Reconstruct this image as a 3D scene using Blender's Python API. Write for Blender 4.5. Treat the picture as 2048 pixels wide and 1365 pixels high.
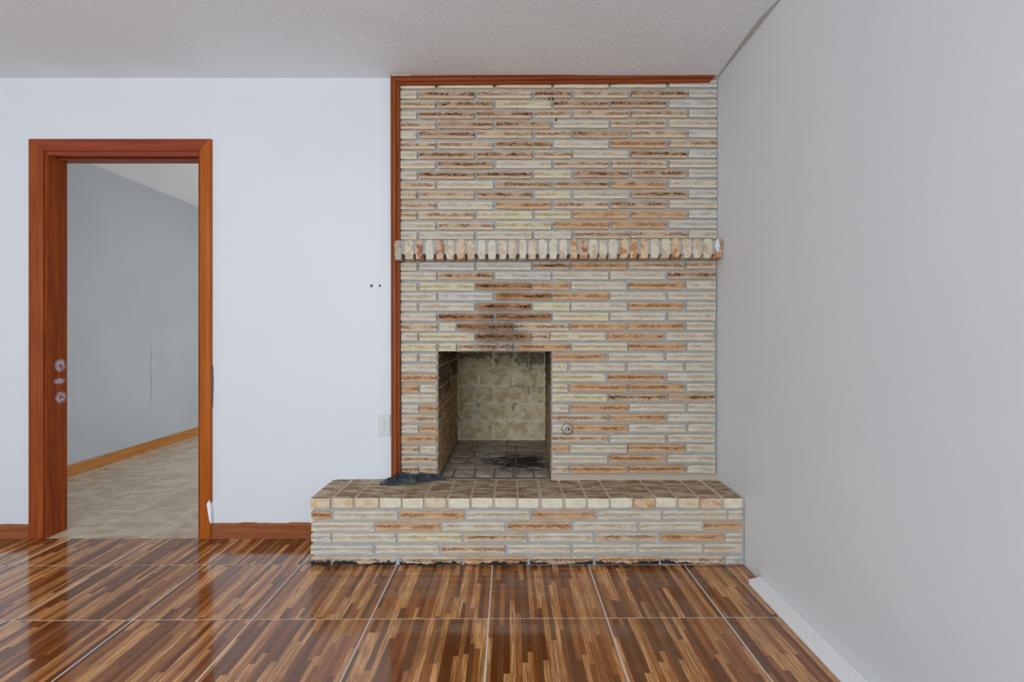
import bpy, bmesh, math, random
from mathutils import Vector, Matrix, noise as mnoise

for o in list(bpy.data.objects):
    bpy.data.objects.remove(o, do_unlink=True)
SC = bpy.context.scene
COL = SC.collection
RND = random.Random(7)

# ------------------------------------------------------------------ camera
F, CX, CY, H = 1000.0, 1026.0, 667.0, 1.096      # focal (px of a 2048 frame), vanishing point, eye height
D = F / 374.0                                    # distance of the fireplace wall
cam = bpy.data.cameras.new('camera')
cam.sensor_width = 36.0
cam.lens = F / 2048 * 36.0
cam.shift_x = (1024 - CX) / 2048
cam.shift_y = (CY - 682.5) / 2048
cam.clip_start = 0.02
co = bpy.data.objects.new('camera', cam)
COL.objects.link(co)
co.location = (0, 0, H)
co.rotation_euler = (math.pi / 2, 0, 0)
SC.camera = co

# ------------------------------------------------------------------ world, daylight, exposure
w = bpy.data.worlds.new('sky')
SC.world = w
w.use_nodes = True
bg = w.node_tree.nodes['Background']
bg.inputs[0].default_value = (0.72, 0.86, 1.0, 1)
bg.inputs[1].default_value = 0.8

def area(name, loc, rot, sx, sy, power, col):
    l = bpy.data.lights.new(name, 'AREA')
    l.shape = 'RECTANGLE'; l.size = sx; l.size_y = sy
    l.energy = power; l.color = col
    o = bpy.data.objects.new(name, l)
    COL.objects.link(o)
    o.location = loc; o.rotation_euler = rot
    return o

XL, XR, YF = -4.1, 1.095, -2.4                   # left wall, right wall, wall behind the camera
ZC = H + (CY - 156) / 374                        # ceiling height
# daylight entering the window behind the camera and the window of the next room: upright, the size of the opening, just outside it
area('window_front_offscreen', (-1.3, YF - 0.13, 1.45), (math.pi / 2, 0, 0), 2.7, 1.5, 141, (0.77, 0.885, 1.0))
area('window_next_room_offscreen', (-0.6 + 0.11, 5.2, 1.05), (math.pi / 2, 0, math.pi / 2), 2.2, 1.9, 46, (0.86, 0.925, 1.0))

SC.view_settings.view_transform = 'Standard'
SC.view_settings.look = 'None'
SC.view_settings.gamma = 1
SC.view_settings.use_curve_mapping = False
SC.view_settings.exposure = 0.0
try:
    SC.cycles.use_denoising = True
    SC.cycles.diffuse_bounces = 5
    SC.cycles.max_bounces = 12
except Exception:
    pass

# ------------------------------------------------------------------ helpers
def P(px, py, d=None):
    d = D if d is None else d
    return Vector(((px - CX) * d / F, d, H - (py - CY) * d / F))
def X(px, d=None):
    return (px - CX) * (D if d is None else d) / F
def Z(py, d=None):
    return H - (py - CY) * (D if d is None else d) / F

def lin(c):
    c /= 255.0
    return c / 12.92 if c <= 0.04045 else ((c + 0.055) / 1.055) ** 2.4
def rgb(r, g, b, k=1.0):
    return (min(1, lin(r) * k), min(1, lin(g) * k), min(1, lin(b) * k), 1.0)

def link(name, me, mat=None, parent=None):
    o = bpy.data.objects.new(name, me)
    COL.objects.link(o)
    if mat is not None and me is not None and len(me.materials) == 0:
        me.materials.append(mat)
    if parent is not None:
        o.parent = parent
    return o
def tag(o, label=None, cat=None, group=None, kind=None):
    if label: o['label'] = label
    if cat: o['category'] = cat
    if group: o['group'] = group
    if kind: o['kind'] = kind
    return o
def empty(name, loc=(0, 0, 0)):
    o = bpy.data.objects.new(name, None)
    o.empty_display_size = 0.1
    COL.objects.link(o)
    o.location = loc
    return o
def pyd(name, verts, faces, smooth=False):
    me = bpy.data.meshes.new(name)
    me.from_pydata([tuple(v) for v in verts], [], faces)
    me.update()
    if smooth:
        for p in me.polygons: p.use_smooth = True
    return me
class MB:
    """collects boxes and prisms into one mesh"""
    def __init__(s): s.v, s.f = [], []
    def box(s, x0, x1, y0, y1, z0, z1):
        b = len(s.v)
        s.v += [(x0, y0, z0), (x1, y0, z0), (x1, y1, z0), (x0, y1, z0), (x0, y0, z1), (x1, y0, z1), (x1, y1, z1), (x0, y1, z1)]
        s.f += [tuple(b + i for i in q) for q in ((0, 3, 2, 1), (4, 5, 6, 7), (0, 1, 5, 4), (1, 2, 6, 5), (2, 3, 7, 6), (3, 0, 4, 7))]
        return s
    def loft(s, a, c):
        """two rings of the same length -> closed prism"""
        n = len(a); b = len(s.v)
        s.v += list(a) + list(c)
        for i in range(n):
            j = (i + 1) % n
            s.f.append((b + i, b + j, b + n + j, b + n + i))
        s.f.append(tuple(b + i for i in reversed(range(n))))
        s.f.append(tuple(b + n + i for i in range(n)))
        return s
    def tube(s, c, axis, r0, r1, l, n=16):
        axis = Vector(axis).normalized()
        u = axis.orthogonal().normalized(); v = axis.cross(u)
        c = Vector(c)
        ra = [c + (u * math.cos(t) + v * math.sin(t)) * r0 for t in [2 * math.pi * i / n for i in range(n)]]
        rb = [c + axis * l + (u * math.cos(t) + v * math.sin(t)) * r1 for t in [2 * math.pi * i / n for i in range(n)]]
        return s.loft(ra, rb)
    def build(s, name, mat, parent=None, smooth=False, bevel=0):
        me = pyd(name, s.v, s.f, smooth)
        bm = bmesh.new(); bm.from_mesh(me)
        bmesh.ops.recalc_face_normals(bm, faces=bm.faces)
        if bevel:
            bmesh.ops.bevel(bm, geom=list(bm.edges), offset=bevel, segments=2, affect='EDGES', profile=0.5)
        bm.to_mesh(me); bm.free()
        return link(name, me, mat, parent)

# ------------------------------------------------------------------ node materials
class N:
    def __init__(s, name):
        s.m = bpy.data.materials.new(name)
        s.m.use_nodes = True
        s.t = s.m.node_tree
        s.b = s.t.nodes['Principled BSDF']
    def n(s, typ, **kw):
        x = s.t.nodes.new(typ)
        for k, v in kw.items(): setattr(x, k, v)
        return x
    def l(s, a, b): s.t.links.new(a, b)
    def put(s, sock, v):
        if hasattr(v, 'links'): s.l(v, sock)
        else: sock.default_value = v
    def math(s, op, a, b=0.0, c=None, clamp=False):
        x = s.n('ShaderNodeMath', operation=op); x.use_clamp = clamp
        s.put(x.inputs[0], a); s.put(x.inputs[1], b)
        if c is not None: s.put(x.inputs[2], c)
        return x.outputs[0]
    def step(s, v, lo, hi, a=0.0, b=1.0):
        x = s.n('ShaderNodeMapRange', interpolation_type='SMOOTHSTEP')
        s.put(x.inputs[0], v); x.inputs[1].default_value = lo; x.inputs[2].default_value = hi
        x.inputs[3].default_value = a; x.inputs[4].default_value = b
        return x.outputs[0]
    def mix(s, f, a, b, blend='MIX'):
        x = s.n('ShaderNodeMix', data_type='RGBA', blend_type=blend)
        s.put(x.inputs[0], f); s.put(x.inputs[6], a); s.put(x.inputs[7], b)
        return x.outputs[2]
    def coord(s, which='Object'):
        return s.n('ShaderNodeTexCoord').outputs[which]
    def pos(s):
        return s.n('ShaderNodeNewGeometry').outputs['Position']
    def rand(s):
        return s.n('ShaderNodeObjectInfo').outputs['Random']
    def sep(s, v):
        x = s.n('ShaderNodeSeparateXYZ'); s.l(v, x.inputs[0]); return x.outputs
    def comb(s, x=0.0, y=0.0, z=0.0):
        c = s.n('ShaderNodeCombineXYZ')
        s.put(c.inputs[0], x); s.put(c.inputs[1], y); s.put(c.inputs[2], z)
        return c.outputs[0]
    def vec(s, v, scale, off=None):
        x = s.n('ShaderNodeVectorMath', operation='MULTIPLY'); s.l(v, x.inputs[0]); x.inputs[1].default_value = scale
        if off is None: return x.outputs[0]
        y = s.n('ShaderNodeVectorMath', operation='ADD'); s.l(x.outputs[0], y.inputs[0]); s.put(y.inputs[1], off)
        return y.outputs[0]
    def noise(s, v, scale=1.0, detail=3.0, rough=0.55, dist=0.0):
        x = s.n('ShaderNodeTexNoise'); s.l(v, x.inputs['Vector'])
        x.inputs['Scale'].default_value = scale; x.inputs['Detail'].default_value = detail
        x.inputs['Roughness'].default_value = rough; x.inputs['Distortion'].default_value = dist
        return x.outputs[0]
    def ramp(s, v, stops, interp='LINEAR'):
        x = s.n('ShaderNodeValToRGB'); x.color_ramp.interpolation = interp
        e = x.color_ramp.elements
        while len(e) < len(stops): e.new(0.5)
        for i, (p, c) in enumerate(stops):
            e[i].position = p; e[i].color = c
        s.l(v, x.inputs[0]); return x.outputs[0]
    def bump(s, h, strength=0.3, dist=0.01):
        x = s.n('ShaderNodeBump'); s.l(h, x.inputs['Height'])
        x.inputs['Strength'].default_value = strength; x.inputs['Distance'].default_value = dist
        s.l(x.outputs[0], s.b.inputs['Normal']); return x
    def out(s, col=None, rough=0.6, spec=0.5, metal=0.0):
        if col is not None: s.put(s.b.inputs['Base Color'], col)
        s.put(s.b.inputs['Roughness'], rough)
        s.put(s.b.inputs['Specular IOR Level'], spec)
        s.b.inputs['Metallic'].default_value = metal
        return s.m
    def roff(s):
        r = s.math('MULTIPLY', s.rand(), 97.0)
        return s.comb(r, s.math('MULTIPLY', r, 1.7), s.math('MULTIPLY', r, 0.6))

K = 1.18      # photo colour -> albedo

def soot(m, pos):
    """smoke stain left on the masonry above the fire opening"""
    p = m.sep(pos)
    n = m.noise(m.vec(pos, (9, 1, 5)), 1, 4, 0.65)
    dx = m.math('DIVIDE', m.math('SUBTRACT', p[0], -0.06), 0.17)
    dz = m.math('DIVIDE', m.math('SUBTRACT', p[2], 1.08), 0.19)
    r = m.math('SQRT', m.math('ADD', m.math('MULTIPLY', dx, dx), m.math('MULTIPLY', dz, dz)))
    r = m.math('ADD', r, m.math('MULTIPLY', m.math('SUBTRACT', n, 0.5), 1.6))
    return m.step(r, 1.15, 0.25)

def face_brick(name, base, base2, streak, amount, yellow=None):
    m = N(name)
    c = m.coord(); off = m.roff(); s = m.sep(c); pos = m.pos()
    wob = m.noise(m.vec(c, (30, 1, 30), off), 1, 3, 0.6)
    n1 = m.noise(m.vec(c, (62, 8, 210), off), 1, 4, 0.62, 1.3)
    patch = m.noise(m.vec(c, (14, 1, 9), off), 1, 2, 0.5)
    grain = m.noise(m.vec(c, (24, 6, 420), off), 1, 4, 0.6)
    z = m.math('ADD', m.math('SUBTRACT', s[2], 0.0015), m.math('MULTIPLY', m.math('SUBTRACT', wob, 0.5), 0.016))
    band = m.step(m.math('ABSOLUTE', z), 0.0105, 0.0050)
    st = m.math('MULTIPLY', band, m.step(n1, 0.43, 0.51))
    st = m.math('MULTIPLY', st, m.step(patch, 0.36, 0.56, 0.30, 1.0))
    so = soot(m, pos)
    amt = m.math('ADD', amount, m.math('MULTIPLY', so, 0.55), clamp=True)
    st = m.math('MULTIPLY', st, amt)
    col = m.mix(m.step(m.noise(m.vec(c, (11, 1, 60), off), 1, 3, 0.6), 0.36, 0.66), base, base2)
    # fine horizontal grain, paler lower edge
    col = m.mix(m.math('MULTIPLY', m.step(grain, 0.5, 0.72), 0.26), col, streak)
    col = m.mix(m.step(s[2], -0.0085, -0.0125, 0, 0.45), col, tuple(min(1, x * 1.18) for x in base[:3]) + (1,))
    if yellow:
        yn = m.noise(m.vec(c, (13, 1, 90), off), 1, 2, 0.5)
        col = m.mix(m.math('MULTIPLY', m.math('MULTIPLY', m.step(yn, 0.48, 0.64), band), 0.5), col, yellow)
    col = m.mix(st, col, streak)
    sp = m.noise(m.vec(c, (150, 1, 150), off), 1, 1, 0.5)
    col = m.mix(m.step(sp, 0.735, 0.76, 0, 0.85), col, rgb(60, 48, 38))
    # soot
    sn = m.noise(m.vec(pos, (60, 1, 160)), 1, 4, 0.7)
    col = m.mix(m.math('MULTIPLY', so, m.step(sn, 0.40, 0.62, 0.12, 0.72)), col, rgb(62, 50, 38))
    # black floor adhesive smeared along the foot of the hearth
    p = m.sep(pos)
    an = m.noise(m.vec(pos, (34, 1, 60)), 1, 5, 0.75)
    zz = m.math('ADD', p[2], m.math('MULTIPLY', m.math('SUBTRACT', an, 0.5), 0.045))
    zz = m.math('ADD', zz, m.math('MULTIPLY', m.math('SUBTRACT', m.noise(m.vec(pos, (6, 1, 1)), 1, 2, 0.5), 0.45), 0.06))
    col = m.mix(m.step(zz, 0.019, 0.016), col, rgb(52, 54, 58))
    m.bump(m.math('ADD', n1, m.math('MULTIPLY', grain, 0.6)), 0.7, 0.005)
    return m.out(col, 0.9, 0.12)

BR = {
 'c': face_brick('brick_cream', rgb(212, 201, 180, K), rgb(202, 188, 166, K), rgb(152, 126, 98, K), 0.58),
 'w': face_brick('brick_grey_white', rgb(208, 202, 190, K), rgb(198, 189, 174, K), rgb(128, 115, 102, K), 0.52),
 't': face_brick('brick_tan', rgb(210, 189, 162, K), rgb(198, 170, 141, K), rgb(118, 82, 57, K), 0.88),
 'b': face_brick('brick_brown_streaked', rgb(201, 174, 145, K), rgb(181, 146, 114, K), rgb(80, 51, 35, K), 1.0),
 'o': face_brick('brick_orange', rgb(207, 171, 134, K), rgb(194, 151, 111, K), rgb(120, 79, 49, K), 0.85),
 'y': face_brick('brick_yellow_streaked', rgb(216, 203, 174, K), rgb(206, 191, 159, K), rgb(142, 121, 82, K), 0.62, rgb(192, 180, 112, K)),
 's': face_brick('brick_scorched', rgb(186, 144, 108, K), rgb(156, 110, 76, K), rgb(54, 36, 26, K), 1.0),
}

def make_mortar():
    m = N('mortar')
    pos = m.pos()
    n = m.noise(m.vec(pos, (14, 14, 14)), 1, 5, 0.65)
    f = m.noise(m.vec(pos, (260, 260, 260)), 1, 2, 0.5)
    col = m.mix(m.step(n, 0.35, 0.65), rgb(156, 156, 150, K), rgb(168, 170, 169, K))
    col = m.mix(m.step(m.noise(m.vec(pos, (3, 3, 3)), 1, 3, 0.5), 0.4, 0.6, 0, 0.6), col, rgb(168, 160, 147, K))
    so = soot(m, pos)
    col = m.mix(m.math('MULTIPLY', so, 0.45), col, rgb(92, 78, 58))
    m.bump(m.math('ADD', n, f), 0.35, 0.003)
    return m.out(col, 0.95, 0.15)
MORTAR = make_mortar()

def block_brick(name, base, dark, light, amount=0.6, top_dirty=False, sooty=False):
    """tumbled brick used for mantel, hearth slab"""
    m = N(name)
    c = m.coord(); off = m.roff(); pos = m.pos()
    n1 = m.noise(m.vec(c, (26, 26, 26), off), 1, 4, 0.6)
    n2 = m.noise(m.vec(c, (70, 70, 70), off), 1, 5, 0.7)
    col = m.mix(m.step(n1, 0.46, 0.60, 0, amount), light, base)
    col = m.mix(m.step(n2, 0.56, 0.72, 0, 0.5), col, dark)
    sp = m.noise(m.vec(c, (190, 190, 190), off), 1, 1, 0.5)
    col = m.mix(m.step(sp, 0.72, 0.76, 0, 0.8), col, rgb(66, 50, 38))
    if top_dirty:
        nz = m.sep(m.n('ShaderNodeNewGeometry').outputs['Normal'])
        w1 = m.noise(m.vec(pos, (10, 34, 4)), 1, 4, 0.6)
        dirt = m.mix(m.step(w1, 0.40, 0.60), rgb(138, 114, 82, K), rgb(182, 164, 144, K))
        dirt = m.mix(m.step(m.noise(m.vec(pos, (90, 90, 90)), 1, 3, 0.6), 0.60, 0.72, 0, 0.5), dirt, rgb(116, 96, 70, K))
        dirt = m.mix(m.step(m.noise(m.vec(pos, (55, 55, 55)), 1, 3, 0.7), 0.66, 0.72, 0, 0.7), dirt, rgb(205, 198, 188))
        col = m.mix(m.step(nz[2], 0.70, 0.88), col, dirt)
    m.bump(m.math('ADD', n1, n2), 0.5, 0.006)
    return m.out(col, 0.92, 0.12)
BB = {
 'c': block_brick('tumbled_cream', rgb(190, 172, 144, K), rgb(154, 128, 100, K), rgb(203, 193, 175, K), 0.8),
 't': block_brick('tumbled_tan', rgb(180, 152, 122, K), rgb(128, 92, 66, K), rgb(204, 192, 170, K), 0.75),
 'o': block_brick('tumbled_orange', rgb(176, 124, 82, K), rgb(134, 84, 50, K), rgb(204, 178, 148, K), 0.95),
 'r': block_brick('tumbled_red_brown', rgb(152, 104, 76, K), rgb(118, 72, 50, K), rgb(196, 164, 140, K), 1.0),
 'n': block_brick('tumbled_grey_brown', rgb(168, 144, 118, K), rgb(140, 132, 118, K), rgb(176, 164, 148, K), 0.8),
 'C': block_brick('slab_cream', rgb(206, 190, 158, K), rgb(166, 140, 106, K), rgb(216, 206, 184, K), 0.6, True),
 'T': block_brick('slab_tan', rgb(196, 168, 132, K), rgb(150, 120, 88, K), rgb(208, 190, 162, K), 0.85, True),
 'O': block_brick('slab_orange', rgb(188, 136, 86, K), rgb(150, 100, 60, K), rgb(204, 178, 148, K), 0.9, True),
}
def fire_brick(name, base, mottle, light, kind):
    m = N(name)
    c = m.coord(); off = m.roff(); pos = m.pos(); p = m.sep(pos)
    n1 = m.noise(m.vec(c, (15, 15, 15), off), 1, 4, 0.6)
    n2 = m.noise(m.vec(c, (120, 120, 120), off), 1, 3, 0.7)
    col = m.mix(m.step(n1, 0.38, 0.64), light, base)
    col = m.mix(m.math('MULTIPLY', m.step(n1, 0.42, 0.62), m.step(n2, 0.46, 0.60, 0.0, 0.75)), col, mottle)
    n3 = m.noise(m.vec(pos, (7, 7, 7)), 1, 4, 0.6)
    if kind == 'back':      # soot on the upper courses
        z = m.math('ADD', p[2], m.math('MULTIPLY', m.math('SUBTRACT', n3, 0.5), 0.55))
        col = m.mix(m.math('MULTIPLY', m.step(z, 0.88, 0.92, 0, 0.75), m.step(n2, 0.36, 0.56, 0.55, 1.0)), col, rgb(52, 45, 36))
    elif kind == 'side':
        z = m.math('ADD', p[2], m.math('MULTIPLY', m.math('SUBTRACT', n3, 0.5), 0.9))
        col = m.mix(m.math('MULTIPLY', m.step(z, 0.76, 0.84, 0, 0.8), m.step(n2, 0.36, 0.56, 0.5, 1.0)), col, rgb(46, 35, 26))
    else:                   # ash and char on the floor
        dx = m.math('DIVIDE', m.math('SUBTRACT', p[0], 0.04), 0.29)
        dy = m.math('DIVIDE', m.math('SUBTRACT', p[1], D + 0.36), 0.22)
        r = m.math('SQRT', m.math('ADD', m.math('MULTIPLY', dx, dx), m.math('MULTIPLY', dy, dy)))
        r = m.math('ADD', r, m.math('MULTIPLY', m.math('SUBTRACT', m.noise(m.vec(pos, (12, 20, 12)), 1, 5, 0.75), 0.5), 2.8))
        col = m.mix(m.step(r, 1.25, 0.25, 0, 0.92), col, rgb(30, 24, 20))
    m.bump(m.math('ADD', n1, n2), 0.4, 0.004)
    return m.out(col, 0.92, 0.15)
FB = fire_brick('fire_brick', rgb(190, 171, 132, K), rgb(134, 110, 78, K), rgb(206, 190, 155, K), 'back')
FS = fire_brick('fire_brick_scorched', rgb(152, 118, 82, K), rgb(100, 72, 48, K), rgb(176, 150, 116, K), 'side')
FF = fire_brick('fire_brick_ashy', rgb(166, 147, 128, K), rgb(118, 100, 84, K), rgb(180, 168, 154, K), 'floor')
FM = None

def fire_mortar():
    m = N('fire_clay_mortar')
    pos = m.pos(); p = m.sep(pos)
    n = m.noise(m.vec(pos, (22, 22, 22)), 1, 4, 0.6)
    col = m.mix(m.step(n, 0.35, 0.65), rgb(212, 202, 178, K), rgb(190, 178, 152, K))
    col = m.mix(m.step(m.noise(m.vec(pos, (7, 7, 7)), 1, 4, 0.6), 0.55, 0.62, 0, 0.5), col, rgb(90, 80, 66))
    m.bump(n, 0.3, 0.004)
    return m.out(col, 0.95, 0.1)
def paint(name, col, col2, rough=0.55, bump=0.05, bscale=60, patchy=1.3):
    m = N(name)
    pos = m.pos()
    n = m.noise(m.vec(pos, (patchy,) * 3), 1, 3, 0.5)
    c = m.mix(m.step(n, 0.35, 0.65), col, col2)
    b = m.noise(m.vec(pos, (bscale,) * 3), 1, 3, 0.55)
    m.bump(b, bump, 0.01)
    return m.out(c, rough, 0.35)
WALL = paint('wall_paint', (0.755, 0.765, 0.775, 1), (0.775, 0.783, 0.79, 1), 0.5, 0.03, 30)
WALLR = paint('right_wall_paint', (0.755, 0.765, 0.775, 1), (0.79, 0.795, 0.80, 1), 0.5, 0.03, 30, 1.1)
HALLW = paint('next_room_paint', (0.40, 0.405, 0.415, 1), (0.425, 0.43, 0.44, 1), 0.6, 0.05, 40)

def make_ceiling(name, col):
    m = N(name)
    pos = m.pos()
    n = m.noise(m.vec(pos, (70, 70, 70)), 1, 4, 0.6)
    big = m.noise(m.vec(pos, (2.2, 2.2, 2.2)), 1, 2, 0.5)
    c = m.mix(m.step(big, 0.35, 0.65), col, tuple(x * 0.955 for x in col[:3]) + (1,))
    # roller-applied texture, flatter towards the left
    p = m.sep(pos)
    amt = m.step(p[0], -1.0, -0.4, 0.3, 1.0)
    m.bump(m.math('MULTIPLY', m.step(n, 0.45, 0.66), amt), 0.35, 0.006)
    return m.out(c, 0.7, 0.2)
CEIL = make_ceiling('ceiling_texture_paint', (0.915, 0.945, 0.975, 1))
CEILH = make_ceiling('next_room_ceiling_paint', (0.88, 0.875, 0.86, 1))

def wood(name, a, b, dark, axis=2, rough=0.35, scratches=None, marks=None):
    m = N(name)
    pos = m.pos()
    sc = [46, 46, 46]; sc[axis] = 2.2
    n = m.noise(m.vec(pos, tuple(sc)), 1, 5, 0.6, 0.4)
    sc2 = [180, 180, 180]; sc2[axis] = 7
    f = m.noise(m.vec(pos, tuple(sc2)), 1, 3, 0.6)
    c = m.mix(m.step(n, 0.35, 0.65), a, b)
    c = m.mix(m.step(f, 0.52, 0.72, 0, 0.5), c, dark)
    if scratches:
        s = m.noise(m.vec(pos, (120, 120, 90)), 1, 2, 0.6)
        c = m.mix(m.step(s, 0.715, 0.74, 0, 0.8), c, scratches)
    if marks:            # paint smeared round the old lock plates
        p = m.sep(pos); tot = None
        sp = m.noise(m.vec(pos, (170, 120, 130)), 1, 3, 0.75)
        for (yy, zz, ry, rz, hole) in marks:
            dy = m.math('DIVIDE', m.math('SUBTRACT', p[1], yy), ry)
            dz = m.math('DIVIDE', m.math('SUBTRACT', p[2], zz), rz)
            r = m.math('SQRT', m.math('ADD', m.math('MULTIPLY', dy, dy), m.math('MULTIPLY', dz, dz)))
            k = m.step(m.math('ADD', r, m.math('MULTIPLY', m.math('SUBTRACT', sp, 0.5), 2.4)), 1.02, 0.9)
            if hole: k = m.math('MULTIPLY', k, m.step(m.math('ADD', r, m.math('MULTIPLY', dy, -0.35)), 0.02, 0.3))
            tot = k if tot is None else m.math('MAXIMUM', tot, k)
        k = m.math('MULTIPLY', tot, m.step(sp, 0.44, 0.54))
        c = m.mix(k, c, rgb(190, 190, 208))
    m.bump(f, 0.12, 0.002)
    return m.out(c, 0.75 if marks else max(rough, 0.42), 0.04 if marks else 0.16)
W_CAS_L = wood('casing_wood_left', rgb(150, 74, 30, K), rgb(132, 60, 26, K), rgb(104, 46, 20, K), 2)
W_CAS_R = wood('casing_wood_right', rgb(174, 92, 30, K), rgb(158, 80, 24, K), rgb(128, 62, 20, K), 2)
W_CAS_H = wood('casing_wood_head', rgb(146, 68, 40, K), rgb(128, 56, 32, K), rgb(98, 42, 24, K), 0)
zj = [Z(y, D + 0.09) for y in (731, 762, 795)]
W_JAMB = wood('jamb_wood', rgb(142, 68, 29, K), rgb(118, 54, 24, K), rgb(84, 37, 18, K), 2, 0.4, rgb(150, 92, 52),
              [(D + 0.075, zj[0], 0.036, 0.038, True), (D + 0.070, zj[1], 0.036, 0.018, False), (D + 0.078, zj[2], 0.036, 0.036, True)])
W_TRIM = wood('moulding_wood', rgb(152, 84, 46, 1.05), rgb(134, 68, 34, 1.05), rgb(98, 46, 22, 1.0), 2, 0.3)
W_TRIMH = wood('moulding_wood_head', rgb(146, 72, 36, 1.1), rgb(128, 58, 26, 1.1), rgb(92, 40, 20, 1.0), 0, 0.3)
W_BASE = wood('baseboard_wood', rgb(150, 92, 58, K), rgb(134, 76, 44, K), rgb(104, 56, 34, K), 0, 0.4, rgb(190, 150, 110))
W_BASEH = wood('next_room_baseboard_wood', rgb(168, 112, 58, K), rgb(150, 96, 46, K), rgb(120, 74, 36, K), 1, 0.4)

KT = 1.55
def make_tile():
    m = N('wood_look_tile')
    c = m.coord(); r = m.rand()
    s = m.sep(c)
    ox = m.math('MULTIPLY', m.math('FLOOR', m.math('MULTIPLY', r, 6.0)), 0.4535)
    x = m.math('ADD', s[0], 7.0); y = m.math('ADD', s[1], m.math('ADD', ox, 3.0))
    wx = m.noise(m.comb(m.math('MULTIPLY', x, 7.0), 0.0, 0.0), 1, 2, 0.5)
    xw = m.math('ADD', x, m.math('MULTIPLY', wx, 0.055))
    row = m.math('FLOOR', m.math('DIVIDE', xw, 0.0185))
    def wn(v):
        q = m.n('ShaderNodeTexWhiteNoise', noise_dimensions='2D'); m.l(v, q.inputs['Vector']); return q.outputs['Value']
    r1 = wn(m.comb(row, 3.7))
    cell = m.math('FLOOR', m.math('ADD', m.math('MULTIPLY', y, m.math('ADD', m.math('MULTIPLY', r1, 2.0), 1.5)), m.math('MULTIPLY', r1, 9.0)))
    g = wn(m.comb(row, cell))
    base = m.ramp(g, [(0.0, rgb(90, 48, 18, KT)), (0.22, rgb(118, 66, 28, KT)), (0.38, rgb(98, 62, 32, KT)), (0.50, rgb(136, 82, 38, KT)),
                      (0.62, rgb(172, 118, 68, KT)), (0.80, rgb(190, 138, 86, KT)), (0.93, rgb(150, 96, 52, KT))], 'CONSTANT')
    # grain: long fibres, and knotty lines on the pale strips
    gv = m.comb(m.math('ADD', m.math('MULTIPLY', x, 120.0), m.math('MULTIPLY', g, 55.0)), m.math('MULTIPLY', y, 5.0), g)
    gr = m.noise(gv, 1, 4, 0.6, 0.3)
    ln = m.noise(m.comb(m.math('ADD', m.math('MULTIPLY', x, 260.0), m.math('MULTIPLY', g, 31.0)), m.math('MULTIPLY', y, 6.5), g), 1, 2, 0.5, 1.1)
    pale = m.step(g, 0.55, 0.70)
    col = m.mix(m.math('MULTIPLY', m.step(gr, 0.40, 0.64), 0.52), base, rgb(84, 50, 26, KT))
    col = m.mix(m.math('MULTIPLY', m.math('MULTIPLY', pale, m.step(ln, 0.48, 0.58)), 0.75), col, rgb(108, 66, 34, KT))
    sm = m.noise(m.vec(c, (9, 9, 1)), 1, 3, 0.6)
    m.b.inputs['IOR'].default_value = 1.5
    m.b.inputs['Coat Weight'].default_value = 0.35
    m.b.inputs['Coat Roughness'].default_value = 0.03
    m.b.inputs['Coat IOR'].default_value = 1.6
    return m.out(col, m.step(sm, 0.3, 0.75, 0.10, 0.22), 0.5)
TILE = make_tile()
def make_stone_tile():
    m = N('stone_look_tile')
    c = m.pos()
    n = m.noise(m.vec(c, (4.5, 9, 1)), 1, 4, 0.6, 1.2)
    v = m.noise(m.vec(c, (9, 18, 1)), 1, 4, 0.7, 2.0)
    col = m.mix(m.step(n, 0.38, 0.62), rgb(186, 170, 150, 1.3), rgb(164, 144, 118, 1.3))
    col = m.mix(m.step(v, 0.60, 0.70, 0, 0.6), col, rgb(132, 108, 82, 1.2))
    return m.out(col, 0.35, 0.4)
STONE = make_stone_tile()
def plain(name, col, rough=0.6, spec=0.4, metal=0.0, bump=0):
    m = N(name)
    n = m.noise(m.vec(m.pos(), (90, 90, 90)), 1, 3, 0.6)
    c = m.mix(m.step(n, 0.3, 0.7, 0, 0.35), col, tuple(x * 0.82 for x in col[:3]) + (1,))
    if bump: m.bump(n, bump, 0.003)
    return m.out(c, rough, spec, metal)
GROUT = plain('grout', rgb(186, 182, 176, 1.4), 0.9, 0.2)
GROUT2 = plain('next_room_grout', rgb(206, 194, 176, 1.3), 0.9, 0.2)

# ------------------------------------------------------------------ room shell
def struct(o, label, cat):
    return tag(o, label, cat, kind='structure')

TW = 0.119                                        # thickness of the wall with the doorway
xo_l, xo_r = X(62), X(425)                        # outside of the door casing
ji_l, ji_r = X(95), X(397)                        # clear opening
z_head = Z(311)
FXL = X(784)                                      # left end of the fireplace masonry
ceil_o = struct(MB().box(XL - .12, XR + .12, YF - .12, D + TW, ZC, ZC + .1).build('ceiling', CEIL), 'pale grey textured ceiling over the fireplace room', 'ceiling')
HY = 8.2; HXL, HXR = -3.40, -0.60                 # the next room
wb = MB()
wb.box(XL, ji_l - .02, D, D + TW, 0, ZC)
wb.box(ji_l - .02, ji_r + .02, D, D + TW, z_head + .03, ZC)
wb.box(ji_r + .02, FXL, D, D + TW, 0, ZC)
wall_back = struct(wb.build('wall_back', WALL), 'white painted wall with the doorway, left of the fireplace', 'wall')
struct(MB().box(XR, XR + .12, YF, D + 1.2, 0, ZC).build('wall_right', WALLR), 'grey white painted wall right of the fireplace', 'wall')
wl = MB()                                         # left wall (out of view); window opening added to let sky light in
wy0, wy1, wz0, wz1 = -1.4, 0.2, 0.75, 2.15
wl.box(XL - .12, XL, YF, wy0, 0, ZC).box(XL - .12, XL, wy1, D + TW, 0, ZC).box(XL - .12, XL, wy0, wy1, 0, wz0).box(XL - .12, XL, wy0, wy1, wz1, ZC)
struct(wl.build('wall_left', WALL), 'white painted wall at the far left with an added window opening', 'wall')
wf = MB(); vx0, vx1, vz0, vz1 = -2.65, 0.05, 0.7, 2.2
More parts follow.
